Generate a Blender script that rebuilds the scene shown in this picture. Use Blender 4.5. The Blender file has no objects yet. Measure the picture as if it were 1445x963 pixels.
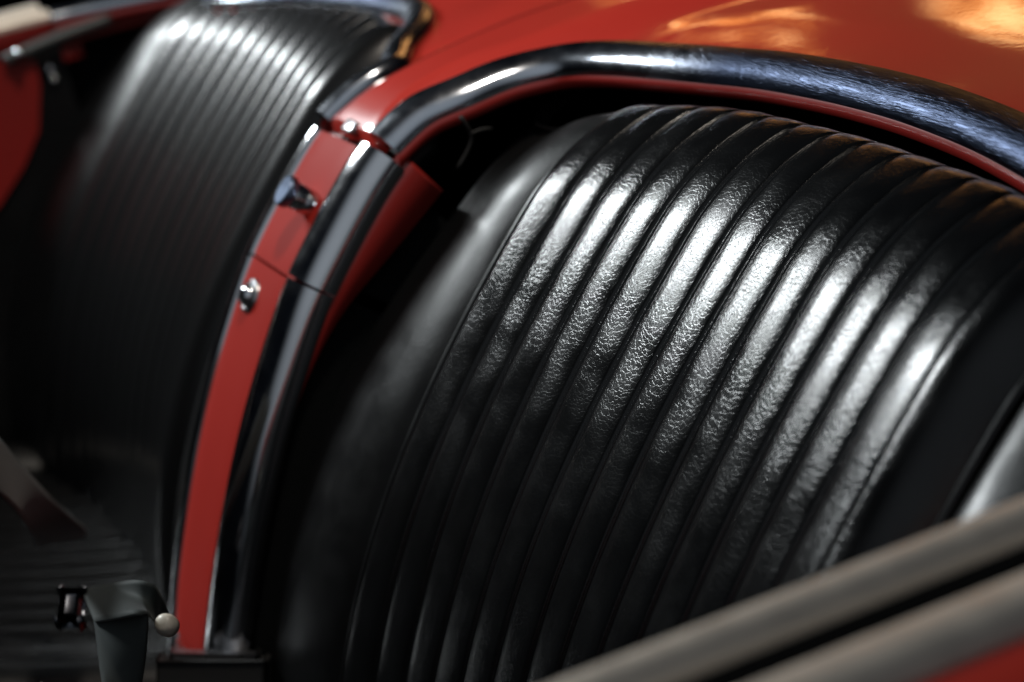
import bpy, bmesh, math, random
import numpy as np
from mathutils import Vector, Matrix
C = bpy.context.scene.collection
SC = bpy.context.scene
random.seed(3)

# ------------------------------------------------------------------ camera
W0, H0, FPX = 1445.0, 963.0, 2851.76
CAM = np.array([-0.7249, 0.4014, 0.2898])
CR = np.array([-0.4302, -0.8836, -0.1842])
CF = np.array([0.8679, -0.3483, -0.3544])
CF /= np.linalg.norm(CF)
CR -= CF * (CR @ CF); CR /= np.linalg.norm(CR)
CU = np.cross(CR, CF)
cd = bpy.data.cameras.new('camera'); cam = bpy.data.objects.new('camera', cd); C.objects.link(cam)
cam.matrix_world = Matrix(((CR[0], CU[0], -CF[0], CAM[0]), (CR[1], CU[1], -CF[1], CAM[1]),
                           (CR[2], CU[2], -CF[2], CAM[2]), (0, 0, 0, 1)))
cd.sensor_width = 36; cd.lens = FPX / W0 * 36; cd.clip_start = 0.01; cd.clip_end = 100
SC.camera = cam
cd.dof.use_dof = True
cd.dof.focus_distance = 0.90
cd.dof.aperture_fstop = 5.8

def ray(px, py):
    return CF + CR * (px - W0 / 2) / FPX - CU * (py - H0 / 2) / FPX
def at(px, py, axis, val):
    """point where the sight line of a photo pixel meets a plane of the car (x, y or z = val)"""
    q = ray(px, py); k = 'xyz'.index(axis)
    return CAM + q * ((val - CAM[k]) / q[k])

# ------------------------------------------------------------------ light
SC.view_settings.view_transform = 'Standard'; SC.view_settings.look = 'None'
SC.view_settings.exposure = 0.0
w = bpy.data.worlds.new('World'); SC.world = w; w.use_nodes = True
nt = w.node_tree; nt.nodes.clear()
def N(tree, typ, **kw):
    n = tree.nodes.new(typ)
    for k, v in kw.items():
        if k.startswith('i_'):
            n.inputs[k[2:].replace('_', ' ')].default_value = v
        else:
            setattr(n, k, v)
    return n
WARM = 5.0
COOL = (0.004, 0.0055, 0.009)
def world():
    # a dark hall with a warm, lit timber wall low beyond the tail of the car
    tc = N(nt, 'ShaderNodeTexCoord')
    out = N(nt, 'ShaderNodeOutputWorld'); bg = N(nt, 'ShaderNodeBackground')
    sep = N(nt, 'ShaderNodeSeparateXYZ'); nt.links.new(tc.outputs['Generated'], sep.inputs[0])
    az = N(nt, 'ShaderNodeMath', operation='ARCTAN2'); nt.links.new(sep.outputs['Y'], az.inputs[0]); nt.links.new(sep.outputs['X'], az.inputs[1])
    ra = N(nt, 'ShaderNodeMapRange'); ra.inputs[1].default_value = math.radians(-60); ra.inputs[2].default_value = math.radians(-10)
    nt.links.new(az.outputs[0], ra.inputs[0])
    rmp = N(nt, 'ShaderNodeValToRGB'); e = rmp.color_ramp.elements
    def pos(d): return (d + 60) / 50
    e[0].position = 0.0; e[0].color = (0, 0, 0, 1); e[1].position = 1.0; e[1].color = (0, 0, 0, 1)
    for d, v in ((-52, 0.0), (-47, 1.0), (-36.8, 1.0), (-35.6, 0.0), (-32.5, 0.0), (-31.4, 1.0), (-27.5, 1.0), (-25.3, 0.0)):
        x = e.new(pos(d)); x.color = (v, v, v, 1)
    nt.links.new(ra.outputs[0], rmp.inputs[0])
    el = N(nt, 'ShaderNodeMapRange', interpolation_type='SMOOTHSTEP'); el.inputs[1].default_value = 0.19; el.inputs[2].default_value = 0.228
    nt.links.new(sep.outputs['Z'], el.inputs[0])
    el2 = N(nt, 'ShaderNodeMapRange', interpolation_type='SMOOTHSTEP'); el2.inputs[1].default_value = 0.28; el2.inputs[2].default_value = 0.315; el2.inputs[3].default_value = 1.0; el2.inputs[4].default_value = 0.0
    lim = N(nt, 'ShaderNodeMapRange', interpolation_type='SMOOTHSTEP'); lim.inputs[1].default_value = math.radians(-32.0); lim.inputs[2].default_value = math.radians(-30.5)
    lim.inputs[3].default_value = 0.0; lim.inputs[4].default_value = 0.03
    nt.links.new(az.outputs[0], lim.inputs[0])
    zz = N(nt, 'ShaderNodeMath', operation='SUBTRACT'); nt.links.new(sep.outputs['Z'], zz.inputs[0]); nt.links.new(lim.outputs[0], zz.inputs[1])
    nt.links.new(zz.outputs[0], el2.inputs[0])
    m1 = N(nt, 'ShaderNodeMath', operation='MULTIPLY'); nt.links.new(rmp.outputs[0], m1.inputs[0]); nt.links.new(el.outputs[0], m1.inputs[1])
    m = N(nt, 'ShaderNodeMath', operation='MULTIPLY'); nt.links.new(m1.outputs[0], m.inputs[0]); nt.links.new(el2.outputs[0], m.inputs[1])
    mp = N(nt, 'ShaderNodeMapping'); mp.inputs['Scale'].default_value = (17, 17, 34); mp.inputs['Location'].default_value = (0.35, 0.2, 0.1)
    nt.links.new(tc.outputs['Generated'], mp.inputs[0])
    nz = N(nt, 'ShaderNodeTexNoise'); nz.inputs['Scale'].default_value = 1.0; nz.inputs['Detail'].default_value = 4; nz.inputs['Distortion'].default_value = 1.2
    nt.links.new(mp.outputs[0], nz.inputs['Vector'])
    r = N(nt, 'ShaderNodeValToRGB')
    e = r.color_ramp.elements
    e[0].position = 0.44; e[0].color = (0.015, 0.005, 0.002, 1)
    e[1].position = 0.63; e[1].color = (1.0, 0.56, 0.22, 1)
    x = e.new(0.51); x.color = (0.5, 0.17, 0.03, 1)
    nt.links.new(nz.outputs[0], r.inputs[0])
    mul = N(nt, 'ShaderNodeVectorMath', operation='SCALE')
    nt.links.new(r.outputs[0], mul.inputs[0]); nt.links.new(m.outputs[0], mul.inputs['Scale'])
    sc2 = N(nt, 'ShaderNodeVectorMath', operation='SCALE'); sc2.inputs['Scale'].default_value = WARM
    nt.links.new(mul.outputs[0], sc2.inputs[0])
    # faint cool fill from above
    sx = N(nt, 'ShaderNodeSeparateXYZ'); nt.links.new(tc.outputs['Generated'], sx.inputs[0])
    up = N(nt, 'ShaderNodeMapRange'); up.inputs[1].default_value = -0.05; up.inputs[2].default_value = 1.0
    up.inputs[3].default_value = 0.0; up.inputs[4].default_value = 1.0
    nt.links.new(sx.outputs['Z'], up.inputs[0])
    cool = N(nt, 'ShaderNodeVectorMath', operation='SCALE'); cool.inputs[0].default_value = COOL
    nt.links.new(up.outputs[0], cool.inputs['Scale'])
    ad = N(nt, 'ShaderNodeVectorMath', operation='ADD')
    nt.links.new(sc2.outputs[0], ad.inputs[0]); nt.links.new(cool.outputs[0], ad.inputs[1])
    # the brighter side of the hall, behind the photographer
    dh = N(nt, 'ShaderNodeVectorMath', operation='DOT_PRODUCT'); dh.inputs[1].default_value = (-0.62, 0.42, 0.66)
    nt.links.new(tc.outputs['Generated'], dh.inputs[0])
    mh = N(nt, 'ShaderNodeMapRange', interpolation_type='SMOOTHSTEP'); mh.inputs[1].default_value = 0.66; mh.inputs[2].default_value = 1.0
    nt.links.new(dh.outputs['Value'], mh.inputs[0])
    hl = N(nt, 'ShaderNodeVectorMath', operation='SCALE'); hl.inputs[0].default_value = (0.30, 0.33, 0.36)
    nt.links.new(mh.outputs[0], hl.inputs['Scale'])
    ad0 = ad; ad = N(nt, 'ShaderNodeVectorMath', operation='ADD')
    nt.links.new(ad0.outputs[0], ad.inputs[0]); nt.links.new(hl.outputs[0], ad.inputs[1])
    nt.links.new(ad.outputs[0], bg.inputs['Color']); bg.inputs['Strength'].default_value = 1.0
    nt.links.new(bg.outputs[0], out.inputs[0])
world()
def area(name, loc, target, sx, sy, power, col):
    ld = bpy.data.lights.new(name, 'AREA'); ld.shape = 'RECTANGLE'; ld.size = sx; ld.size_y = sy; ld.energy = power; ld.color = col
    o = bpy.data.objects.new(name, ld); C.objects.link(o); o.location = loc
    o.rotation_euler = (Vector(target) - Vector(loc)).to_track_quat('-Z', 'Y').to_euler()
    return o
k_ = area('window_light', (2.8, 1.0, 1.60), (2.4, 0.0, 0.0), 2.2, 0.20, 142, (0.92, 0.98, 1.0))
sl = bpy.data.lights.new('deck_fill_spot', 'SPOT'); sl.energy = 165; sl.color = (1.0, 0.90, 0.78); sl.spot_size = math.radians(26); sl.spot_blend = 1.0; sl.shadow_soft_size = 0.12  # unseen spot added to brighten the red deck and divider
so = bpy.data.objects.new('deck_fill_spot', sl); C.objects.link(so); so.location = (-0.3, -0.3, 2.4)
so.rotation_euler = (Vector((0.54, 0.08, 0.0)) - so.location).to_track_quat('-Z', 'Y').to_euler()

def aim_strip(o, target_y, target_z):
    # long side along x, facing the seats
    d = Vector((0, target_y - o.location.y, target_z - o.location.z)).normalized()
    x = Vector((1, 0, 0)); z = -d; y = z.cross(x)
    o.matrix_world = Matrix(((x.x, y.x, z.x, o.location.x), (x.y, y.y, z.y, o.location.y), (x.z, y.z, z.z, o.location.z), (0, 0, 0, 1)))
aim_strip(k_, 0.0, 0.0)

# ------------------------------------------------------------------ materials
def mat(name):
    m = bpy.data.materials.new(name); m.use_nodes = True
    t = m.node_tree; b = t.nodes['Principled BSDF']
    return m, t, b
def vinyl(name, col=(0.005, 0.0052, 0.0055), rough=0.19, grain=1.0, scale=1.0, even=False):
    m, t, b = mat(name)
    tc = N(t, 'ShaderNodeTexCoord')
    # warped coordinates so that the grain does not repeat
    n0 = N(t, 'ShaderNodeTexNoise'); n0.inputs['Scale'].default_value = 260 * scale; n0.inputs['Detail'].default_value = 3
    t.links.new(tc.outputs['Object'], n0.inputs['Vector'])
    mx = N(t, 'ShaderNodeVectorMath', operation='MULTIPLY_ADD')
    mx.inputs[1].default_value = (0.003, 0.003, 0.003)
    t.links.new(n0.outputs['Color'], mx.inputs[0]); t.links.new(tc.outputs['Object'], mx.inputs[2])
    v = N(t, 'ShaderNodeTexVoronoi', feature='DISTANCE_TO_EDGE'); v.inputs['Scale'].default_value = 430 * scale
    t.links.new(mx.outputs[0], v.inputs['Vector'])
    cr = N(t, 'ShaderNodeMapRange'); cr.inputs[1].default_value = 0.0; cr.inputs[2].default_value = 0.075
    t.links.new(v.outputs['Distance'], cr.inputs[0])
    v2 = N(t, 'ShaderNodeTexVoronoi', feature='DISTANCE_TO_EDGE'); v2.inputs['Scale'].default_value = 1150 * scale
    t.links.new(mx.outputs[0], v2.inputs['Vector'])
    c2 = N(t, 'ShaderNodeMapRange'); c2.inputs[1].default_value = 0.0; c2.inputs[2].default_value = 0.14
    t.links.new(v2.outputs['Distance'], c2.inputs[0])
    # where the creases are strong or weak
    n1 = N(t, 'ShaderNodeTexNoise'); n1.inputs['Scale'].default_value = 45 * scale; n1.inputs['Detail'].default_value = 2
    t.links.new(tc.outputs['Object'], n1.inputs['Vector'])
    k = N(t, 'ShaderNodeMapRange'); k.inputs[1].default_value = 0.35; k.inputs[2].default_value = 0.65
    k.inputs[3].default_value = 0.5; k.inputs[4].default_value = 1.0
    t.links.new(n1.outputs[0], k.inputs[0])
    a = N(t, 'ShaderNodeMath', operation='MULTIPLY'); t.links.new(cr.outputs[0], a.inputs[0]); t.links.new(k.outputs[0], a.inputs[1])
    h = N(t, 'ShaderNodeMath', operation='MULTIPLY_ADD'); h.inputs[1].default_value = 0.16
    t.links.new(c2.outputs[0], h.inputs[0]); t.links.new(a.outputs[0], h.inputs[2])
    n3 = N(t, 'ShaderNodeTexNoise'); n3.inputs['Scale'].default_value = 420 * scale; n3.inputs['Detail'].default_value = 5
    t.links.new(tc.outputs['Object'], n3.inputs['Vector'])
    h2 = N(t, 'ShaderNodeMath', operation='MULTIPLY_ADD'); h2.inputs[1].default_value = 0.06
    t.links.new(n3.outputs[0], h2.inputs[0]); t.links.new(h.outputs[0], h2.inputs[2])
    bp = N(t, 'ShaderNodeBump'); bp.inputs['Strength'].default_value = 0.19 * grain; bp.inputs['Distance'].default_value = 0.00022
    t.links.new(h2.outputs[0], bp.inputs['Height']); t.links.new(bp.outputs[0], b.inputs['Normal'])
    rr = N(t, 'ShaderNodeMapRange'); rr.inputs[1].default_value = 0.3; rr.inputs[2].default_value = 0.7
    rr.inputs[3].default_value = rough - (0 if even else 0.05); rr.inputs[4].default_value = rough + (0 if even else 0.07)
    t.links.new(n1.outputs[0], rr.inputs[0]); t.links.new(rr.outputs[0], b.inputs['Roughness'])
    b.inputs['Base Color'].default_value = (*col, 1); b.inputs['Specular IOR Level'].default_value = 0.32
    return m
def paint(name, col, rough=0.35, coat=1.0):
    m, t, b = mat(name)
    tc = N(t, 'ShaderNodeTexCoord')
    n = N(t, 'ShaderNodeTexNoise'); n.inputs['Scale'].default_value = 14; n.inputs['Detail'].default_value = 6
    t.links.new(tc.outputs['Object'], n.inputs['Vector'])
    r = N(t, 'ShaderNodeValToRGB'); e = r.color_ramp.elements
    e[0].position = 0.3; e[0].color = (col[0] * 0.93, col[1] * 0.93, col[2] * 0.93, 1); e[1].position = 0.7; e[1].color = (*col, 1)
    t.links.new(n.outputs[0], r.inputs[0]); t.links.new(r.outputs[0], b.inputs['Base Color'])
    b.inputs['Roughness'].default_value = rough
    b.inputs['Coat Weight'].default_value = coat; b.inputs['Coat Roughness'].default_value = 0.02
    # slight orange peel
    n2 = N(t, 'ShaderNodeTexNoise'); n2.inputs['Scale'].default_value = 260; n2.inputs['Detail'].default_value = 2
    t.links.new(tc.outputs['Object'], n2.inputs['Vector'])
    bp = N(t, 'ShaderNodeBump'); bp.inputs['Strength'].default_value = 0.06; bp.inputs['Distance'].default_value = 0.0004
    t.links.new(n2.outputs[0], bp.inputs['Height']); t.links.new(bp.outputs[0], b.inputs['Coat Normal'])
    return m
def metal(name, col, rough, scratch=0.0):
    m, t, b = mat(name)
    b.inputs['Metallic'].default_value = 1.0; b.inputs['Base Color'].default_value = (*col, 1)
    tc = N(t, 'ShaderNodeTexCoord')
    n = N(t, 'ShaderNodeTexNoise'); n.inputs['Scale'].default_value = 90; n.inputs['Detail'].default_value = 5
    t.links.new(tc.outputs['Object'], n.inputs['Vector'])
    rr = N(t, 'ShaderNodeMapRange'); rr.inputs[1].default_value = 0.3; rr.inputs[2].default_value = 0.7
    rr.inputs[3].default_value = rough * 0.8; rr.inputs[4].default_value = rough * 1.3
    t.links.new(n.outputs[0], rr.inputs[0]); t.links.new(rr.outputs[0], b.inputs['Roughness'])
    if scratch:
        bps = None
        for ang, sc, st in ((0.5, 1.0, 1.0), (-0.7, 1.3, 0.7)):
            mp = N(t, 'ShaderNodeMapping'); mp.inputs['Rotation'].default_value = (0.3, 0.2, ang); mp.inputs['Scale'].default_value = (60 * sc, 1400 * sc, 900 * sc)
            t.links.new(tc.outputs['Object'], mp.inputs[0])
            s = N(t, 'ShaderNodeTexNoise'); s.inputs['Scale'].default_value = 1; s.inputs['Detail'].default_value = 3
            t.links.new(mp.outputs[0], s.inputs['Vector'])
            r2 = N(t, 'ShaderNodeMapRange'); r2.inputs[1].default_value = 0.5; r2.inputs[2].default_value = 0.75
            t.links.new(s.outputs[0], r2.inputs[0])
            bp = N(t, 'ShaderNodeBump'); bp.inputs['Strength'].default_value = scratch * st; bp.inputs['Distance'].default_value = 0.0002; bp.name = 'scratch'
            t.links.new(r2.outputs[0], bp.inputs['Height'])
            if bps: t.links.new(bps.outputs[0], bp.inputs['Normal'])
            bps = bp
        t.links.new(bps.outputs[0], b.inputs['Normal'])
    return m
def plain(name, col, rough=0.6, noise=400, bump=0.3, spec=0.5):
    m, t, b = mat(name)
    tc = N(t, 'ShaderNodeTexCoord')
    n = N(t, 'ShaderNodeTexNoise'); n.inputs['Scale'].default_value = noise; n.inputs['Detail'].default_value = 4
    t.links.new(tc.outputs['Object'], n.inputs['Vector'])
    r = N(t, 'ShaderNodeValToRGB'); e = r.color_ramp.elements
    e[0].position = 0.3; e[0].color = tuple(c * 0.7 for c in col) + (1,); e[1].position = 0.7; e[1].color = (*col, 1)
    t.links.new(n.outputs[0], r.inputs[0]); t.links.new(r.outputs[0], b.inputs['Base Color'])
    b.inputs['Roughness'].default_value = rough; b.inputs['Specular IOR Level'].default_value = spec
    bp = N(t, 'ShaderNodeBump'); bp.inputs['Strength'].default_value = bump; bp.inputs['Distance'].default_value = 0.0003
    t.links.new(n.outputs[0], bp.inputs['Height']); t.links.new(bp.outputs[0], b.inputs['Normal'])
    return m
def web_mat(name, col):
    m, t, b = mat(name)
    tc = N(t, 'ShaderNodeTexCoord')
    wv = N(t, 'ShaderNodeTexWave', wave_type='BANDS', bands_direction='DIAGONAL'); wv.inputs['Scale'].default_value = 420; wv.inputs['Distortion'].default_value = 0.5
    t.links.new(tc.outputs['Object'], wv.inputs['Vector'])
    bp = N(t, 'ShaderNodeBump'); bp.inputs['Strength'].default_value = 0.12; bp.inputs['Distance'].default_value = 0.0004
    t.links.new(wv.outputs[0], bp.inputs['Height']); t.links.new(bp.outputs[0], b.inputs['Normal'])
    b.inputs['Base Color'].default_value = (*col, 1); b.inputs['Roughness'].default_value = 0.7; b.inputs['Specular IOR Level'].default_value = 0.2
    b.inputs['Sheen Weight'].default_value = 0.05
    return m
M_VINYL = vinyl('black_vinyl')
M_BOLST = vinyl('black_vinyl_side', grain=0.9, rough=0.34)
M_PIPE = vinyl('black_piping', rough=0.3, grain=0.3)
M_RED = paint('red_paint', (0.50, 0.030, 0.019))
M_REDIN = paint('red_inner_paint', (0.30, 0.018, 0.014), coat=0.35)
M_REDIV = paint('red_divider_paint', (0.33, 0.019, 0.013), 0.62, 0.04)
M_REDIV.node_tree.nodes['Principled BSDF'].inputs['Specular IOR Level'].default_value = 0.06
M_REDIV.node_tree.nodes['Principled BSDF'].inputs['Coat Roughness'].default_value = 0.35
M_CHROME = metal('polished_steel', (0.62, 0.63, 0.65), 0.12)
M_KNOB = metal('knob_metal', (0.12, 0.155, 0.23), 0.34)  # blue in the colour stands in for dim light mirrored by the head
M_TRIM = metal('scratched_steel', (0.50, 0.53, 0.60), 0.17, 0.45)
def wear_reflect(m):
    # scratches grow behind the seats; the colour there imitates a dark blue reflection
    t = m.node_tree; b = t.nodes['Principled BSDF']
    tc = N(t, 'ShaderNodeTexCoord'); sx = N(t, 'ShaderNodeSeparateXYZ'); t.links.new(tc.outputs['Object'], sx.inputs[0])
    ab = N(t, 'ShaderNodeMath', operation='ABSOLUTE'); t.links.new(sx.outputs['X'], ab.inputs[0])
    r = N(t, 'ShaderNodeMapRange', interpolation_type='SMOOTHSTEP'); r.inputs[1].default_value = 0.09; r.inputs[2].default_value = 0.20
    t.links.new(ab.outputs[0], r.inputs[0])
    # bright colour again at the far door end, imitating the light reflected there
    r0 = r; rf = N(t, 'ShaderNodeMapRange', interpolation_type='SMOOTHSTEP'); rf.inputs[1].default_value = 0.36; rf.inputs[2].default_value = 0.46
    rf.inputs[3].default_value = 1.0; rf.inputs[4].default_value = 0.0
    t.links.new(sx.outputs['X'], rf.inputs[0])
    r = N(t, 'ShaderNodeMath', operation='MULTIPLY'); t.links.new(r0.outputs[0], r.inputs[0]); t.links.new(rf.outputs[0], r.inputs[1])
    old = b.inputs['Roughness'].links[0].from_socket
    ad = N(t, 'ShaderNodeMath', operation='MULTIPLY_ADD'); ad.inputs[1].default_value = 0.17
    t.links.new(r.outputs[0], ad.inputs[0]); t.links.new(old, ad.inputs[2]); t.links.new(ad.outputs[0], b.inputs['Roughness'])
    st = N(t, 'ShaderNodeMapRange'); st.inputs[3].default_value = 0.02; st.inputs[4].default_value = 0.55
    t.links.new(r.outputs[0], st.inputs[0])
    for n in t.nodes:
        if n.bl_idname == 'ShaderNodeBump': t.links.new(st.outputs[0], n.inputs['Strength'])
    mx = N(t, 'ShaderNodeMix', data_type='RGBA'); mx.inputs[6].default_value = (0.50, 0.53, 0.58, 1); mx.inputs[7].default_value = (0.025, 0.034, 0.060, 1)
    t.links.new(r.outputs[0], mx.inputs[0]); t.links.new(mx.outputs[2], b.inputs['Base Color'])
wear_reflect(M_TRIM)
M_SATIN = metal('satin_steel', (0.74, 0.65, 0.55), 0.42)
M_SATIN.node_tree.nodes['Principled BSDF'].inputs['Metallic'].default_value = 0.5
M_DARKM = metal('dull_metal', (0.30, 0.30, 0.31), 0.3)
M_BLACK = plain('black_rubber', (0.006, 0.006, 0.006), 0.7)
M_CARPET = plain('black_carpet', (0.006, 0.0068, 0.007), 0.95, 700, 1.0, 0.1)
M_WEB = web_mat('belt_webbing', (0.040, 0.048, 0.047))
M_IVORY = plain('ivory_plastic', (0.75, 0.70, 0.60), 0.35, 200, 0.05)
M_FLOOR = plain('dark_floor', (0.02, 0.018, 0.016), 0.5, 3, 0.1)

# ------------------------------------------------------------------ mesh helpers
def obj(name, verts, faces, m, parent=None, smooth=True, sharp=None):
    me = bpy.data.meshes.new(name)
    me.from_pydata([tuple(map(float, v)) for v in verts], [], faces)
    bm = bmesh.new(); bm.from_mesh(me); bmesh.ops.recalc_face_normals(bm, faces=bm.faces[:])
    if sharp is not None:
        for e in bm.edges:
            if len(e.link_faces) == 2 and e.calc_face_angle(0) > sharp: e.smooth = False
    for f in bm.faces: f.smooth = smooth
    bm.to_mesh(me); bm.free()
    me.materials.append(m)
    o = bpy.data.objects.new(name, me); C.objects.link(o)
    if parent: o.parent = parent
    return o
def empty(name, loc, label, cat, group=None):
    o = bpy.data.objects.new(name, None); C.objects.link(o); o.location = loc; o.empty_display_size = 0.05
    o['label'] = label; o['category'] = cat
    if group: o['group'] = group
    return o
def grid(P):
    """P[i][j] -> verts, faces"""
    n, m = len(P), len(P[0])
    v = [p for row in P for p in row]
    f = [(i * m + j, i * m + j + 1, (i + 1) * m + j + 1, (i + 1) * m + j) for i in range(n - 1) for j in range(m - 1)]
    return v, f
def catmull(pts, n=12):
    pts = [np.array(p, float) for p in pts]
    P = [2 * pts[0] - pts[1]] + pts + [2 * pts[-1] - pts[-2]]
    out = []
    for i in range(1, len(P) - 2):
        a, b, c, d = P[i - 1:i + 3]
        for k in range(n):
            t = k / n
            out.append(0.5 * (2 * b + (c - a) * t + (2 * a - 5 * b + 4 * c - d) * t * t + (3 * b - a - 3 * c + d) * t ** 3))
    out.append(pts[-1]); return np.array(out)
def unit(v): return v / (np.linalg.norm(v) + 1e-12)
def resample(P, step):
    P = np.array(P); L = np.r_[0, np.cumsum(np.linalg.norm(np.diff(P, axis=0), axis=1))]
    s = np.linspace(0, L[-1], max(2, int(L[-1] / step) + 1))
    return np.stack([np.interp(s, L, P[:, k]) for k in range(3)], -1)
def smooth_curve(P, it=3):
    P = np.array(P)
    for _ in range(it):
        Q = P.copy(); Q[1:-1] = 0.25 * P[:-2] + 0.5 * P[1:-1] + 0.25 * P[2:]; P = Q
    return P
def sweep(path, normals, section, closed=True, cap=True):
    """section: list of (b, n); b along lateral, n along normal"""
    path = np.array(path); V = []; F = []; m = len(section)
    T = np.gradient(path, axis=0)
    for i, p in enumerate(path):
        t = unit(T[i]); n = np.array(normals[i]); n = unit(n - t * (n @ t)); b = np.cross(t, n)
        for (u, h) in section: V.append(p + b * u + n * h)
    k = m if closed else m - 1
    for i in range(len(path) - 1):
        for j in range(k):
            F.append((i * m + j, i * m + (j + 1) % m, (i + 1) * m + (j + 1) % m, (i + 1) * m + j))
    if closed and cap:
        F.append(tuple(range(m))); F.append(tuple((len(path) - 1) * m + j for j in range(m)))
    return V, F
def halfround(hw, h, n=14, base=0.002):
    s = [(hw * math.cos(a), h * math.sin(a) ** 0.85 if a not in (0,) else 0) for a in np.linspace(0, math.pi, n)]
    s = [(u, max(0, x)) for u, x in s]
    return s + [(-hw, -base), (hw, -base)]
def tube(path, r, m=8, normals=None):
    path = np.array(path)
    if normals is None: normals = [(0.13, 0.21, 0.97)] * len(path)
    return sweep(path, normals, [(r * math.cos(a), r * math.sin(a)) for a in np.linspace(0, 2 * math.pi, m, endpoint=False)])
def lathe(c, axis, prof, m=28, start=(0.3, 0.1, 0.9)):
    a = unit(np.array(axis)); u = unit(np.cross(a, start)); v = np.cross(a, u); V = []; F = []
    for (r, h) in prof:
        for k in range(m):
            th = 2 * math.pi * k / m; V.append(np.array(c) + a * h + (u * math.cos(th) + v * math.sin(th)) * r)
    for i in range(len(prof) - 1):
        for k in range(m): F.append((i * m + k, i * m + (k + 1) % m, (i + 1) * m + (k + 1) % m, (i + 1) * m + k))
    F.append(tuple(range(m))); F.append(tuple((len(prof) - 1) * m + k for k in range(m)))
    return V, F
def boxm(c, ax, ay, az, sx, sy, sz, bev=0.0):
    ax, ay, az = map(np.array, (ax, ay, az)); bm = bmesh.new()
    bmesh.ops.create_cube(bm, size=1)
    for q in bm.verts:
        q.co = Vector(np.array(c) + ax * q.co.x * sx + ay * q.co.y * sy + az * q.co.z * sz)
    if bev: bmesh.ops.bevel(bm, geom=bm.edges[:], offset=bev, segments=3, affect='EDGES', profile=0.5)
    bm.verts.index_update()
    V = [tuple(q.co) for q in bm.verts]; F = [tuple(q.index for q in f.verts) for f in bm.faces]; bm.free()
    return V, F
def join(*parts):
    V, F = [], []
    for v, f in parts:
        o = len(V); V += [tuple(p) for p in v]; F += [tuple(i + o for i in q) for q in f]
    return V, F
def smst(a, b, x):
    t = np.clip((x - a) / (b - a), 0, 1); return t * t * (3 - 2 * t)

# ------------------------------------------------------------------ the setting
g = 4.0
fl = obj('floor', [(-g, -g, -0.62), (g, -g, -0.62), (g, g, -0.62), (-g, g, -0.62)], [(0, 1, 2, 3)], M_FLOOR); fl['kind'] = 'structure'

# ------------------------------------------------------------------ the car
car = empty('convertible_car', (0.33, 0.0, -0.6), 'red open-topped classic car with bright metal mouldings round its black cockpit', 'car')
def part(name, vf, m, parent, **kw):
    o = obj(name, vf[0], vf[1], m, None, **kw)
    o.parent = parent
    # keep world placement
    off = Vector((0, 0, 0)); q = parent
    while q is not None: off += Vector(q.location); q = q.parent
    o.data.transform(Matrix.Translation(-off))
    return o
XC = 0.323
# profile (y, z) of the divider between the seats, running on into the rear deck
DP = catmull([(-0.95, 0.012), (-0.60, 0.030), (-0.30, 0.040), (-0.15, 0.043), (-0.09, 0.042), (-0.05, 0.039), (-0.02, 0.036), (0.005, 0.032), (0.025, 0.027), (0.042, 0.019),
              (0.055, 0.011), (0.071, -0.003), (0.092, -0.025), (0.112, -0.048), (0.130, -0.074), (0.154, -0.114), (0.176, -0.158),
              (0.196, -0.205), (0.210, -0.244), (0.226, -0.300), (0.238, -0.360)], 14)
def zdeck(y):
    k = DP[:, 0].argsort(); return float(np.interp(y, DP[k, 0], DP[k, 1]))
def ndeck(y):
    return unit(np.array([0, -(zdeck(y + 0.004) - zdeck(y - 0.004)) / 0.008, 1.0]))
def crown(x):
    side = abs(x - XC)
    return -0.003 + 0.009 * smst(0.018, 0.066, side) + 0.012 * max(0.0, side - 0.05)
def on_deck(px, py, dz=0.0):
    q = ray(px, py); t0, t1 = 0.3, 4.0
    for _ in range(60):
        t = (t0 + t1) / 2; P = CAM + q * t
        if P[2] > zdeck(P[1]) - crown(P[0]) + dz: t0 = t
        else: t1 = t
    return CAM + q * t0
# near rim of the cockpit: from the divider, round the corner and along behind the seat
OFF = 0.047
def build_rim(sgn, pix, tail):
    rim = [(XC + sgn * OFF, 0.0490), (XC + sgn * OFF, 0.036), (XC + sgn * (OFF + 0.0004), 0.020)]
    if sgn > 0: rim.append((XC + OFF + 0.001, 0.003))
    for q in pix:
        P = on_deck(*q, 0.005); rim.append((P[0], P[1]))
    rim += tail
    R = catmull([(x, y, 0) for x, y in rim], 10)
    R = smooth_curve(resample(R, 0.004), 12)
    for p in R: p[2] = zdeck(min(p[1], 0.2)) - crown(p[0])
    T = np.gradient(R, axis=0); B = []; Nn = []
    for i, p in enumerate(R):
        b = unit(np.cross(unit(T[i]), np.array([0, 0, 1.0]))) * (-sgn)
        kf = smst(0.045, 0.005, i * 0.004); b = unit(b * (1 - kf) + np.array([sgn * 1.0, 0, 0]) * kf)
        B.append(b); n = ndeck(p[1]); n = unit(n - unit(T[i]) * (T[i] @ n) / np.linalg.norm(T[i]))
        Nn.append(unit(n + b * (0.36 - 0.12 * smst(0.0, 0.16, i * 0.004))))
    # behind the seat the rim turns to the door: ease to the height of the door moulding
    for i, p in enumerate(R):
        k = smst(0.31, 0.58, abs(p[0] - XC))
        p[2] = p[2] * (1 - k) + 0.014 * k
        Nn[i] = unit(Nn[i] * (1 - k) + np.array([0, 0, 1.0]) * k)
    return R, B, Nn
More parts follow.
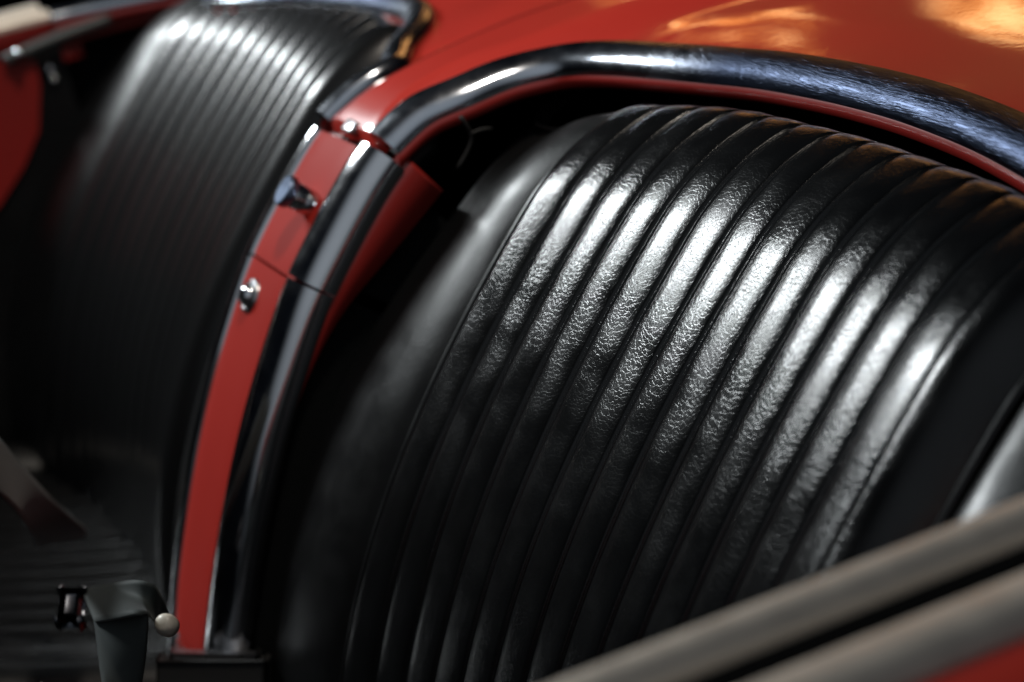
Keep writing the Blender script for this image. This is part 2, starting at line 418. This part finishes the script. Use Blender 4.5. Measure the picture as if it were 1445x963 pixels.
RIMS = {-1: build_rim(-1, [(636, 132), (680, 110), (730, 92), (795, 78), (865, 75), (950, 80), (1025, 86), (1100, 93), (1219, 114), (1339, 146), (1445, 179)],
                      [(-0.15, -0.088), (-0.215, -0.062), (-0.262, -0.015), (-0.285, 0.04)]),
        1: build_rim(1, [(560, 60), (584, 34), (591, 15), (579, 4), (545, -4), (500, -10), (450, -14), (390, -17), (300, -19)],
                     [(0.87, -0.055), (0.915, -0.015), (0.938, 0.04), (0.944, 0.075)])}
def mirror(P): Q = np.array(P).copy(); Q[:, 0] = 2 * XC - Q[:, 0]; return Q
TW, TH = 0.0138, 0.0100

def build_deck():
    nt_ = 56
    base, rear, isf = [], [], []
    for sgn in (1, -1):
        R, B, Nn = RIMS[sgn]
        edge = np.array([p - B[i] * (TW if sgn < 0 else 0.0105) * 0.93 for i, p in enumerate(R)])
        edge = np.array([np.array([np.interp(t, np.linspace(0, 1, len(edge)), edge[:, k]) for k in range(3)]) for t in np.linspace(0, 1, 150)])
        front = np.array([[XC + (edge[0, 0] - XC) * k, edge[0, 1] + 0.0010 * (1 - k), 0.0] for k in np.linspace(0, 1, 7)[:-1]])
        for q in front: q[2] = zdeck(q[1]) - crown(q[0])
        half = np.concatenate([front, edge]); nf = len(front)
        L = np.r_[0, np.cumsum(np.linalg.norm(np.diff(half, axis=0), axis=1))]; L /= L[-1]
        rr = np.array([[XC + sgn * (1.05 * s ** 1.15 + (0.5 * (s - 0.75) if s > 0.75 else 0)), -0.98 + 0.75 * smst(0.6, 1.0, s)] for s in L])
        f = np.array([k < nf for k in range(len(half))])
        if sgn > 0: half, rr, f = half[::-1][:-1], rr[::-1][:-1], f[::-1][:-1]
        base.append(half); rear.append(rr); isf.append(f)
    base = np.concatenate(base); rear = np.concatenate(rear); isf = np.concatenate(isf)
    t = (np.arange(nt_) / (nt_ - 1)) ** 1.7
    G = base[:, None, :2] * (1 - t)[None, :, None] + rear[:, None, :] * t[None, :, None]
    for _ in range(220):        # relax the plan of the sheet so that it never folds
        Q = G.copy(); Q[1:-1, 1:-1] = 0.42 * (G[:-2, 1:-1] + G[2:, 1:-1]) + 0.08 * (G[1:-1, :-2] + G[1:-1, 2:]); G = Q
    out = []
    for i, p in enumerate(base):
        row = []
        for k in range(nt_):
            x, y = G[i, k]; d = math.hypot(x - p[0], y - p[1]); side = abs(x - XC)
            z = zdeck(y) - crown(x)
            z += (p[2] - (zdeck(p[1]) - crown(p[0]))) * (1 - smst(0.0, 0.10, d))
            sw = 0.0022 * smst(0.045, 0.125, side) * smst(0.03, -0.03, y)
            z += sw * (1.0 if isf[i] else smst(0.010, 0.09, d))
            z -= 0.16 * smst(0.35, 1.1, side) ** 2
            row.append(np.array([x, y, z]))
        d = np.array([0, -0.0008, 0]) if isf[i] else np.zeros(3)
        out.append([row[0] - d + np.array([0, 0, -0.009]), row[0] - d + np.array([0, 0, -0.0012])] + row)
    return part('rear_deck', grid(out), M_RED, car)
deck = build_deck()
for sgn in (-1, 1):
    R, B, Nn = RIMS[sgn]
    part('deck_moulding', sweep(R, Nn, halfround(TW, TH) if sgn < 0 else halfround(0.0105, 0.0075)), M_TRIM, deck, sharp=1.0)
    # red lip under the moulding, facing the cockpit
    rows = []
    for i, p in enumerate(R):
        o_ = B[i]; a = p + o_ * ((TW if sgn < 0 else 0.0105) - 0.0015)
        rows.append([a + np.array([0, 0, -0.002]), a + o_ * 0.0022 + np.array([0, 0, -0.0045]), a + o_ * 0.0024 + np.array([0, 0, -0.0085]), a - o_ * 0.001 + np.array([0, 0, -0.011]), a - o_ * 0.02 + np.array([0, 0, -0.012])])
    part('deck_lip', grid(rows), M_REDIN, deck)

# ---- divider
def dcurve(y0, y1, step=0.003):
    k = (DP[:, 0] >= y0) & (DP[:, 0] <= y1); P = [(0, y0, zdeck(y0))] + [(0, a, b) for a, b in DP[k]] + [(0, y1, zdeck(y1))]
    return resample(P, step)
def dnorm(P):
    T = np.gradient(P, axis=0); return [unit(np.array([0, -t[2], t[1]])) for t in T]
Y_TOP, Y_MID, Y_END = 0.0568, 0.1125, 0.2125
div = None
def divider(y0, y1, name):
    P = dcurve(y0, y1); Nn = dnorm(P)
    hw = 0.0345
    sec = [(-hw, -0.012)] + [(hw * u, -crown(XC + hw * u)) for u in np.linspace(-1, 1, 13)] + [(hw, -0.012)]
    Q = P.copy(); Q[:, 0] = XC
    return part(name, sweep(Q, Nn, sec), M_REDIV, car, sharp=0.9)
d_up = divider(Y_TOP, Y_MID - 0.0005, 'divider_cover')
d_lo = divider(Y_MID + 0.0005, Y_END, 'seat_divider')
for dd, y0, y1 in ((d_up, Y_TOP - 0.002, Y_MID - 0.002), (d_lo, Y_MID - 0.001, Y_END + 0.008)):
    for sgn in (-1, 1):
        sh = 0.0 if sgn < 0 else 0.002
        P = dcurve(y0 + sh, y1 + sh); Nn = dnorm(P); Q = P - np.array(Nn) * (0.0050 if sgn < 0 else 0.0030); Q[:, 0] = XC + (-OFF if sgn < 0 else 0.0425)
        Nn = [unit(n + np.array([sgn * 0.42, 0, 0])) for n in Nn]
        k = 1.0 if dd is d_up else 0.96
        sec = halfround(0.0165 * k, 0.0125 * k) if sgn < 0 else halfround(0.0075, 0.0055)
        V, F = sweep(Q, Nn, sec)
        part('divider_moulding', (V, F), M_CHROME, dd, sharp=1.0)
    # painted side walls below the mouldings
    for sgn in (-1, 1):
        P = dcurve(y0 - 0.006, y1); Nn = dnorm(P); rows = []
        for i, p in enumerate(P):
            dep = 0.013 + 0.023 * (1 - smst(0.055, 0.155, p[1]))
            x0 = XC + sgn * (OFF + 0.0125)
            pp = np.array([x0, p[1], p[2]])
            rows.append([pp - Nn[i] * 0.008 - np.array([sgn * 0.006, 0, 0]), pp - Nn[i] * 0.011, pp - Nn[i] * (0.011 + (dep - 0.011) * 0.25) + np.array([sgn * 0.003 * (dep - 0.011) / 0.03, 0, 0]), pp - Nn[i] * dep + np.array([sgn * 0.008 * (dep - 0.011) / 0.03, 0, 0]), pp - Nn[i] * (dep + 0.001) - np.array([sgn * 0.008, 0, 0])])
        rows = [[q + np.array([-sgn * 0.012, 0, 0]) for q in rows[0]]] + rows
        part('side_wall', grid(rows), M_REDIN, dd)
        rows = []
        for i, p in enumerate(P):
            dep = 0.013 + 0.023 * (1 - smst(0.055, 0.155, p[1])); x0 = XC + sgn * (OFF + 0.0095); pp = np.array([x0, p[1], p[2]])
            rows.append([pp - Nn[i] * (dep - 0.002), pp - Nn[i] * 0.30])
        part('carpet_side', grid(rows), M_CARPET, dd)
# dark infill seen in the joint under the deck edge
P = dcurve(0.035, 0.075); Nn = dnorm(P); Q = P - np.array(Nn) * 0.012; Q[:, 0] = XC
lb = at(497, 181, 'y', 0.0505)
part('latch_striker', boxm(lb, (1, 0, 0), unit(np.array([0, 0.8, -0.6])), unit(np.array([0, 0.6, 0.8])), 0.014, 0.008, 0.006, 0.0012), M_DARKM, d_up, sharp=0.9)
part('joint_filler', sweep(Q, Nn, [(-0.056, -0.006), (-0.056, -0.002), (0.056, -0.002), (0.056, -0.006)]), M_BLACK, d_up, smooth=False)
def on_div(px, py, dn=0.0):
    best = None
    for y in np.linspace(0.04, 0.235, 800):
        n = ndeck(y); z = zdeck(y) + n[2] * dn; yy = y + n[1] * dn
        q = ray(px, py); t = (yy - CAM[1]) / q[1]; P = CAM + q * t
        e = abs(P[2] - z)
        if best is None or e < best[0]: best = (e, P, n)
    return best[1], best[2]
# release knob standing on the cover
kp, kn = on_div(444, 291)
kax = unit(kn + np.array([0.06, 0.0, 0.0]))
part('knob_collar', lathe(kp - kax * 0.001, kax, [(0.0135, 0), (0.0138, 0.0012), (0.0125, 0.0026), (0.0100, 0.0030), (0.0088, 0.0020)]), M_REDIV, d_up)
part('knob_stem', lathe(kp, kax, [(0.0076, 0), (0.0076, 0.0140), (0.0068, 0.0155)]), M_CHROME, d_up, sharp=0.6)
part('knob_head', lathe(kp, kax, [(0.0068, 0.0145), (0.0086, 0.0155), (0.0092, 0.0168), (0.0092, 0.0195), (0.0082, 0.0208)]), M_KNOB, d_up, sharp=0.6)
# cross-head screw in its cup washer
sp, sn = on_div(361, 420)
part('cup_washer', lathe(sp, sn, [(0.0105, 0.0), (0.0105, 0.0018), (0.0096, 0.0046), (0.0080, 0.0056), (0.0068, 0.0040)]), M_DARKM, d_lo)
V, F = lathe(sp, sn, [(0.0070, 0.0034), (0.0066, 0.0062), (0.0050, 0.0086), (0.0024, 0.0098)])
tx = np.array([1.0, 0, 0]); ty = unit(np.cross(sn, tx)); d1 = unit(tx + ty); d2 = unit(tx - ty)
part('screw_head', (V, F), M_CHROME, d_lo)
part('screw_slot', join(boxm(sp + sn * 0.0090, d1, d2, sn, 0.0080, 0.0015, 0.0014), boxm(sp + sn * 0.00905, d2, d1, sn, 0.0080, 0.0015, 0.0014)), M_BLACK, d_lo, smooth=False)
# foot of the divider: a lower red panel, a chrome catch and the ivory button beside it
P = dcurve(Y_END + 0.0018, 0.236); Nn = dnorm(P); Q = P.copy(); Q[:, 0] = XC + 0.004
foot = part('divider_foot', sweep(Q, Nn, [(-0.026, -0.006), (-0.026, 0.001), (0.026, 0.001), (0.026, -0.006)]), M_RED, car, sharp=0.9)
cp, cn = on_div(303, 934, 0.008)
part('catch_bar', boxm(cp, unit(CR * 1.0 - CU * 0.02), unit(np.cross(cn, CR)), unit(np.cross(CR, np.cross(cn, CR))), 0.046, 0.011, 0.010, 0.0022), M_DARKM, foot, sharp=0.9)
cp2, _ = on_div(300, 968, 0.010)
part('catch_box', boxm(cp2, unit(CR), unit(np.cross(cn, CR)), unit(np.cross(CR, np.cross(cn, CR))), 0.058, 0.030, 0.016, 0.002), M_BLACK, foot, sharp=0.9)
ip = at(235, 882, 'y', 0.256)
part('button', lathe(ip, -CF * 0.7 + np.array([0, 0.2, 0.5]), [(0.0050, -0.004), (0.0054, 0.0), (0.0046, 0.0035), (0.0026, 0.0050)]), M_IVORY, foot)

# ---- dark inside of the body
obk = part('rear_bulkhead', grid([[np.array([x, -0.175 - 0.02 * math.cos(x * 9), z]) for z in (0.0, -0.1, -0.25, -0.45, -0.58)] for x in np.linspace(-0.40, 1.06, 30)]), M_CARPET, car)
part('floor_carpet', grid([[np.array([x, y, -0.50 - 0.003 * math.sin(30 * x) * math.sin(21 * y)]) for y in np.linspace(-0.2, 1.2, 24)] for x in np.linspace(-0.32, 0.98, 24)]), M_CARPET, car)
# bent wire of the lid latch, seen through the gap beside the near seat
wp = [at(a, b, 'x', 0.25) for a, b in [(650, 165), (662, 182), (668, 192), (664, 205), (655, 222), (645, 238)]]
part('latch_wire', tube(smooth_curve(resample(catmull(wp, 6), 0.003), 3), 0.0012), M_BLACK, deck)
wp = [at(a, b, 'x', 0.25) for a, b in [(662, 190), (680, 183), (694, 182)]]
part('latch_wire', tube(resample(catmull(wp, 6), 0.003), 0.0011), M_BLACK, deck)

# ---- doors
def door(sgn, label):
    """sgn -1: near door, +1: far door; built as a section (outward distance, height) swept along the car"""
    d = bpy.data.objects.new('door', None); C.objects.link(d); d.parent = car
    X0 = XC + sgn * 0.620
    d.location = Vector((X0, 0.25, 0.0)) - car.location; d['label'] = label
    ys = np.linspace(-0.02 if sgn < 0 else 0.075, 0.85, 60)
    def zc(y): return 0.012 + 0.03 * max(0, y - 0.35) ** 1.5
    def sw(sec, nm, m, y0=None, y1=None, closed=True):
        yy = ys if y0 is None else np.linspace(y0, y1, 40)
        path = np.array([(X0 + (0.045 * (y - 0.085) if sgn < 0 else 0.0), y, zc(y)) for y in yy]); Nn = [(0, 0, 1.0)] * len(path)
        # lateral axis of sweep: T x N = y x z = +x
        return part(nm, sweep(path, Nn, [(sgn * u, h) for u, h in sec], closed=closed), m, d, sharp=0.9)
    hr = [(0.001 + 0.0088 + 0.0088 * -math.cos(a), 0.003 + 0.006 * math.sin(a)) for a in np.linspace(0, math.pi, 14)] + [(0.0186, 0.0), (0.001, 0.0)]
    sw(hr, 'door_moulding', M_SATIN)
    sw([(0.0188, 0.002), (0.0205, -0.02), (0.032, -0.02), (0.0335, 0.003), (0.0335, -0.03), (0.0188, -0.03)], 'weather_strip', M_BLACK)
    hr2 = [(0.0365 + 0.0115 + 0.0115 * -math.cos(a), 0.004 + 0.006 * math.sin(a)) for a in np.linspace(0, math.pi, 14)] + [(0.0595, 0.0), (0.0365, 0.0)]
    sw(hr2, 'outer_moulding', M_SATIN)
    sk = [(0.034, 0.0015), (0.0362, 0.0028), (0.0365, -0.002), (0.0595, -0.002), (0.0597, 0.0035), (0.066, 0.0045), (0.080, 0.0035), (0.100, -0.003), (0.118, -0.016), (0.130, -0.036), (0.137, -0.07), (0.14, -0.13), (0.135, -0.30), (0.12, -0.45),
          (0.10, -0.45), (0.034, -0.03)]
    sw(sk, 'door_skin', M_RED)
    hc = -0.045 if sgn < 0 else -0.013
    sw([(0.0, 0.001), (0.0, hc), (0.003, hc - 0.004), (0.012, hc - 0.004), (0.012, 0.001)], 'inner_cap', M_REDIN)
    sw([(-0.004, hc - 0.006), (-0.010, -0.10), (-0.010, -0.30), (-0.004, -0.42), (0.010, -0.42), (0.010, hc - 0.006)], 'door_panel', M_BOLST)
    return d
nd = door(-1, 'near door, out of focus along the lower right')
fd = door(1, 'far door, out of focus at the upper left')
bp_ = at(1228, 828, 'z', 0.008)
o = part('lock_button', lathe((bp_[0], bp_[1], -0.004), (0, 0, 1), [(0.004, 0), (0.004, 0.010), (0.003, 0.012)]), M_DARKM, nd)
# far quarter panel behind the door, with its dark pull bar and red striker plate
fq = part('quarter_panel', grid([[np.array([0.955 - 0.02 * smst(0.0, -0.1, y), y, z]) for z in (0.010, -0.05, -0.15, -0.3, -0.5)] for y in np.linspace(-0.17, 0.074, 20)]), M_CARPET, car)
sp_ = at(80, 80, 'x', 0.945)
part('striker_plate', boxm(sp_, (0, 1, 0), (0, 0, 1), (1, 0, 0), 0.045, 0.012, 0.004, 0.001), M_REDIN, fq)
for a, b, r in ((77, 113, 0.0040), (72, 99, 0.0045)):
    q = at(a, b, 'x', 0.94)
    part('striker_bolt', lathe(q, (-1, 0.2, 0.3), [(r, 0), (r, 0.006), (r * 0.6, 0.009)]), M_CHROME, fq)
pp = [at(a, b, 'x', 0.928) for a, b in ((50, 86), (57, 120), (55, 185), (34, 235), (0, 290), (-50, 340), (-60, 90))]
nP = len(pp)
part('hinge_panel', (pp + [q + np.array([0.006, 0, 0]) for q in pp], [tuple(range(nP)), tuple(range(nP, 2 * nP))] + [(k, (k + 1) % nP, nP + (k + 1) % nP, nP + k) for k in range(nP)]), M_REDIN, fd, smooth=False)
for a, b, xx in ((95, 20, 0.940), (26, 76, 0.918)):
    q = at(a, b, 'x', xx)
    part('end_stud', lathe(q, (-0.9, 0.1, 0.4), [(0.0035, -0.003), (0.0045, 0.0), (0.0036, 0.003), (0.0018, 0.0045)]), M_CHROME, fq)
bar = [at(a, b, 'x', 0.925) for a, b in [(8, 86), (30, 76), (60, 63), (95, 49), (130, 36), (155, 27)]]
bar = smooth_curve(resample(catmull(bar, 8), 0.004), 4)
part('pull_bar', tube(bar, 0.0052, 10), plain('dark_plastic', (0.05, 0.055, 0.055), 0.45, 300, 0.1), fq)

# ------------------------------------------------------------------ bucket seats
SS = 0.85
def seat_profile():
    lean, r, kb, kb2 = 1.0745752788, 0.1499259386, 0.7360564380, -2.364473845713375
    Lc = np.linspace(-0.45, 0, 91); ds = Lc[1] - Lc[0]
    y = np.zeros_like(Lc); z = np.zeros_like(Lc)
    for i in range(len(Lc) - 2, -1, -1):
        m = (Lc[i] + Lc[i + 1]) / 2; an = lean + kb * m + kb2 * m * m
        y[i] = y[i + 1] + math.sin(an) * ds; z[i] = z[i + 1] - math.cos(an) * ds
    th = np.linspace(0, 2.3, 60)[1:]
    yy, zz, a0 = [0.0], [0.0], lean
    for k in range(1, 120):
        rr_ = r if a0 < lean + 0.52 else r * 0.13
        a0 += 0.003 / rr_; yy.append(yy[-1] - math.sin(a0) * 0.003); zz.append(zz[-1] + math.cos(a0) * 0.003)
        if a0 > lean + 2.5: break
    y = np.r_[y, yy[1:]] * SS; z = np.r_[z, zz[1:]] * SS
    c, s = math.cos(-0.26), math.sin(-0.26)
    y, z = c * y - s * z, s * y + c * z
    P = np.stack([np.zeros_like(y), y, z], -1)
    P = resample(P, 0.0035)
    return P, dnorm(P)
SP, SN = seat_profile()
if SN[10][1] < 0: SN = [-n for n in SN]
Q2, Q4 = 0.30626 / SS, 9.3876 / SS ** 3
YD = np.array([0.0, math.cos(-0.26), math.sin(-0.26)])
PITCH = 0.0255
XOFF = [v * SS for v in (-0.0010, 0.0, 0.0013, 0.0013, 0.0007, 0.0001, -0.0011, -0.0002, -0.0018, -0.0012, -0.0010, 0.0003, 0.0014, 0.0027)]
SEAMS = sorted([(7.5 - i) * PITCH + XOFF[i - 1] for i in range(1, 15)])
XE = 0.1665
def yoff(x): return Q2 * x * x + Q4 * x ** 4
def seat_pt(x, i, off, n):
    return SP[i] + np.array([x, 0, 0]) + YD * off + SN[i] * n
def rib_h(x, mirror_):
    sm = SEAMS
    if x <= sm[0] or x >= sm[-1]: return 0.0
    k = int(np.searchsorted(sm, x)) - 1
    u = (x - sm[k]) / (sm[k + 1] - sm[k])
    c = abs(2 * u - 1)
    ue = (1 - c) / 2
    h = 0.0021 * (1 - c ** 3.0) - 0.0012 * math.exp(-((ue - 0.040) / 0.016) ** 2) + 0.0007 * math.exp(-(ue / 0.014) ** 2)
    return h
def build_seat(loc, label, dz=0.0):
    t = empty('bucket_seat', loc, label, 'car seat', 'bucket seats')
    def sp(name, vf, m, par=t, **kw):
        o = obj(name, vf[0], vf[1], m, par, **kw); return o
    nS = len(SP)
    # ribbed panel with its rolled edges
    xs = [SEAMS[0] - 0.030 * (1 - k / 14) for k in range(14)]   # outer, rolled edge (the door side)
    ribs = []
    for a, b in zip(SEAMS[:-1], SEAMS[1:]):
        uu = [0, .008, .016, .026, .04, .055, .08, .13, .2, .28, .36, .44, .5, .56, .64, .72, .8, .87, .92, .945, .96, .974, .984, .992]
        ribs += [a + (b - a) * u for u in uu]
    ribs.append(SEAMS[-1])
    right = [SEAMS[-1] + 0.006 * (k + 1) / 8 for k in range(8)]   # inner, tight edge
    allx = xs + ribs + right
    rnd = random.Random(5)
    rows = []
    for x in allx:
        row = []
        xx = max(SEAMS[0], min(SEAMS[-1], x))
        e = 0.0
        base = yoff(xx) - 0.0014
        if x < SEAMS[0] or x > SEAMS[-1]:
            d = (SEAMS[0] - x) if x < SEAMS[0] else (x - SEAMS[-1])
            u = d / (0.030 if x < SEAMS[0] else 0.006)
            e = 0.0052 * (1 - (1 - min(1, u * 4.0)) ** 2) ** 0.6 + 0.004 * u - 0.024 * max(0, u - 0.12) ** 2.2
            if x > SEAMS[-1]: e = -0.010 * u ** 1.6
            if u == 0: e = 0
        h = rib_h(x, 1)
        for i in range(nS):
            wob = 0.0005 * math.sin(i * 0.09 + x * 60) + 0.0004 * math.sin(i * 0.05 - x * 33)
            row.append(seat_pt(x, i, base + wob, h * (1 + 0.10 * math.sin(i * 0.045 + 40 * x)) * (1 - 0.85 * smst(118, 136, i)) + e))
        rows.append(row)
    back = sp('ribbed_backrest', grid(rows), M_VINYL)
    for s in (-1, 1):
        # piping
        xp = SEAMS[0] - 0.0315 if s < 0 else SEAMS[-1] + 0.0085
        path = np.array([seat_pt(xp, i, yoff(0.166), -0.0118 if s < 0 else -0.0065) for i in range(nS)])
        sp('piping', tube(path, 0.0024, 8, SN), M_PIPE)
        prof = catmull([(0.1975, yoff(0.166) - 0.022, 0), (0.2005, 0.009, 0), (0.206, 0.020, 0), (0.214, 0.027, 0), (0.226, 0.0305, 0), (0.240, 0.031, 0), (0.254, 0.027, 0), (0.265, 0.017, 0), (0.272, 0.001, 0), (0.276, -0.022, 0), (0.278, -0.06, 0), (0.274, -0.11, 0)], 5)
        if s > 0:
            prof = catmull([(0.172, 0.004, 0), (0.1765, 0.0085, 0), (0.186, 0.0175, 0), (0.200, 0.0245, 0), (0.216, 0.028, 0), (0.232, 0.0285, 0), (0.246, 0.0275, 0), (0.257, 0.023, 0), (0.2655, 0.0135, 0), (0.270, -0.001, 0), (0.272, -0.022, 0), (0.273, -0.06, 0), (0.270, -0.11, 0)], 5)
        rows = []
        for (ax, off, _) in prof:
            row = []
            for i in range(nS):
                k = i / nS
                drop = smst(0.45, 0.95, k) * (0.016 * smst(0.19, 0.26, ax) + 0.007)
                off_ = max(off, -0.11 + 0.085 * smst(70, 108, i))
                row.append(seat_pt(s * ax, i, off_ + 0.0006 * math.sin(i * 0.13 + ax * 90), 0) - SN[i] * drop)
            rows.append(row)
        sp('bolster', grid(rows), M_BOLST)
    # cushion, ribbed fore and aft
    rows = []
    for x in np.linspace(-0.21, 0.21, 200):
        row = []
        u = ((x / 0.026) % 1.0); h = 0.005 * (1 - abs(2 * u - 1) ** 2.3) ** 0.6 if abs(x) < 0.17 else 0.004 - 1.2 * (abs(x) - 0.17) ** 1.6
        for y in np.linspace(0.17, 0.66, 40):
            z = -0.335 + 0.10 * smst(0.12, 0.50, y) - 0.13 * smst(0.56, 0.68, y) ** 2
            row.append(np.array([x, y, z + h]))
        rows.append(row)
    sp('ribbed_cushion', grid(rows), M_VINYL)
    rim_ = []
    for s in (-1, 1):
        pr = [(0.205, 0.0), (0.215, 0.012), (0.232, 0.014), (0.246, 0.004), (0.252, -0.02), (0.252, -0.14)]
        sp('cushion_bolster', grid([[np.array([s * a, y, -0.335 + 0.10 * smst(0.12, 0.50, y) - 0.13 * smst(0.56, 0.68, y) ** 2 + b]) for y in np.linspace(0.15, 0.66, 30)] for a, b in pr]), M_BOLST)
    return t
seat = build_seat((0, 0, 0), 'near black vinyl bucket seat with wide sharp ribs, right of the red divider')
far = seat.copy(); C.objects.link(far)
far.location = (0.6566, 0, 0)
far['label'] = 'far black vinyl bucket seat with narrow blurred ribs, left of the red divider'
for ch in list(seat.children):
    c = ch.copy(); C.objects.link(c); c.parent = far
    if ch.name.startswith('bolster') and ch.data.vertices[0].co.x > 0:
        c.data = ch.data.copy()          # a broader pad towards the far door
        for v in c.data.vertices: v.co.x = 0.172 + (v.co.x - 0.172) * 1.5
    if ch.name.startswith('ribbed_backrest'):
        c.material_slots[0].link = 'OBJECT'; c.material_slots[0].material = vinyl('black_vinyl_smooth', grain=0.3, rough=0.24, even=True)

# ------------------------------------------------------------------ seat belts
def strap(path, lat, wdt, name, parent, m=M_WEB, th=0.0013):
    path = np.array(path); V = []; n = len(path); T = np.gradient(path, axis=0); rows = []
    for i in range(n):
        l = unit(np.array(lat[i])); nn = unit(np.cross(T[i], l))
        c = [path[i] + l * wdt * u + nn * 0.0008 * math.sin(u * 9) for u in (-.5, -.46, -.25, 0, .25, .46, .5)]
        rows.append([q + nn * th / 2 for q in c] + [q - nn * th / 2 for q in c[::-1]])
    m_ = len(rows[0]); V = [p for r in rows for p in r]; F = []
    for i in range(n - 1):
        for j in range(m_): F.append((i * m_ + j, i * m_ + (j + 1) % m_, (i + 1) * m_ + (j + 1) % m_, (i + 1) * m_ + j))
    F.append(tuple(range(m_))); F.append(tuple((n - 1) * m_ + j for j in range(m_)))
    return V, F
# each strap is laid by its two edges where they lie on the far seat
def belt(label, edge_a, edge_b, name='webbing'):
    A = smooth_curve(resample(catmull(edge_a, 10), 0.003), 6); B = catmull(edge_b, 10)
    # same number of stations
    s = np.linspace(0, 1, len(A)); L = np.r_[0, np.cumsum(np.linalg.norm(np.diff(B, axis=0), axis=1))]; L /= L[-1]
    B = smooth_curve(np.stack([np.interp(s, L, B[:, k]) for k in range(3)], -1), 6)
    c = (A[0] + B[0]) / 2
    e = empty('seat_belt', tuple(c), label, 'seat belt', 'seat belts')
    rows = []
    T = np.gradient((A + B) / 2, axis=0)
    for i in range(len(A)):
        nn = unit(np.cross(T[i], B[i] - A[i]))
        pts = [A[i] + (B[i] - A[i]) * u for u in np.linspace(0, 1, 9)]
        rows.append([q + nn * 0.0008 for q in pts] + [q - nn * 0.0008 for q in pts[::-1]])
    m_ = len(rows[0]); V = [p for r in rows for p in r]; F = []
    for i in range(len(A) - 1):
        for j in range(m_): F.append((i * m_ + j, i * m_ + (j + 1) % m_, (i + 1) * m_ + (j + 1) % m_, (i + 1) * m_ + j))
    F.append(tuple(range(m_))); F.append(tuple((len(A) - 1) * m_ + j for j in range(m_)))
    part(name, (V, F), M_WEB, e)
    return e
def Y(px, py, y): return at(px, py, 'y', y)
b1 = belt('dark webbing strap lying slantwise at the left edge of the picture, over the far seat', [Y(-60, 545, 0.30), Y(0, 622, 0.285), Y(60, 690, 0.265), Y(105, 733, 0.25), Y(122, 748, 0.243), Y(118, 757, 0.24)],
          [Y(-60, 650, 0.32), Y(0, 700, 0.305), Y(25, 725, 0.29), Y(42, 752, 0.275), Y(50, 768, 0.268), Y(52, 772, 0.262)])
b2 = belt('dark folded webbing strap with a metal buckle, lying beside the foot of the red divider', [Y(134, 874, 0.284), Y(138, 905, 0.287), Y(142, 945, 0.291), Y(148, 1010, 0.298)],
          [Y(208, 864, 0.2665), Y(207, 900, 0.270), Y(203, 945, 0.274), Y(196, 1010, 0.281)])
o2 = belt('x', [Y(116, 833, 0.272), Y(160, 825, 0.266), Y(210, 820, 0.256), Y(229, 848, 0.249), Y(243, 876, 0.243)], [Y(134, 878, 0.285), Y(165, 873, 0.279), Y(206, 866, 0.268), Y(219, 880, 0.257), Y(230, 893, 0.247)])
for ch in list(o2.children):
    ch.data.transform(Matrix.Translation(o2.location - b2.location)); ch.parent = b2
bpy.data.objects.remove(o2)
bc = Y(101, 858, 0.283)
part('buckle', boxm(bc, unit(CR), unit(CU * 0.8 + CF * 0.6), unit(np.cross(CR, unit(CU * 0.8 + CF * 0.6))), 0.010, 0.016, 0.008, 0.003), metal('dark_buckle_metal', (0.10, 0.105, 0.12), 0.25), b2)
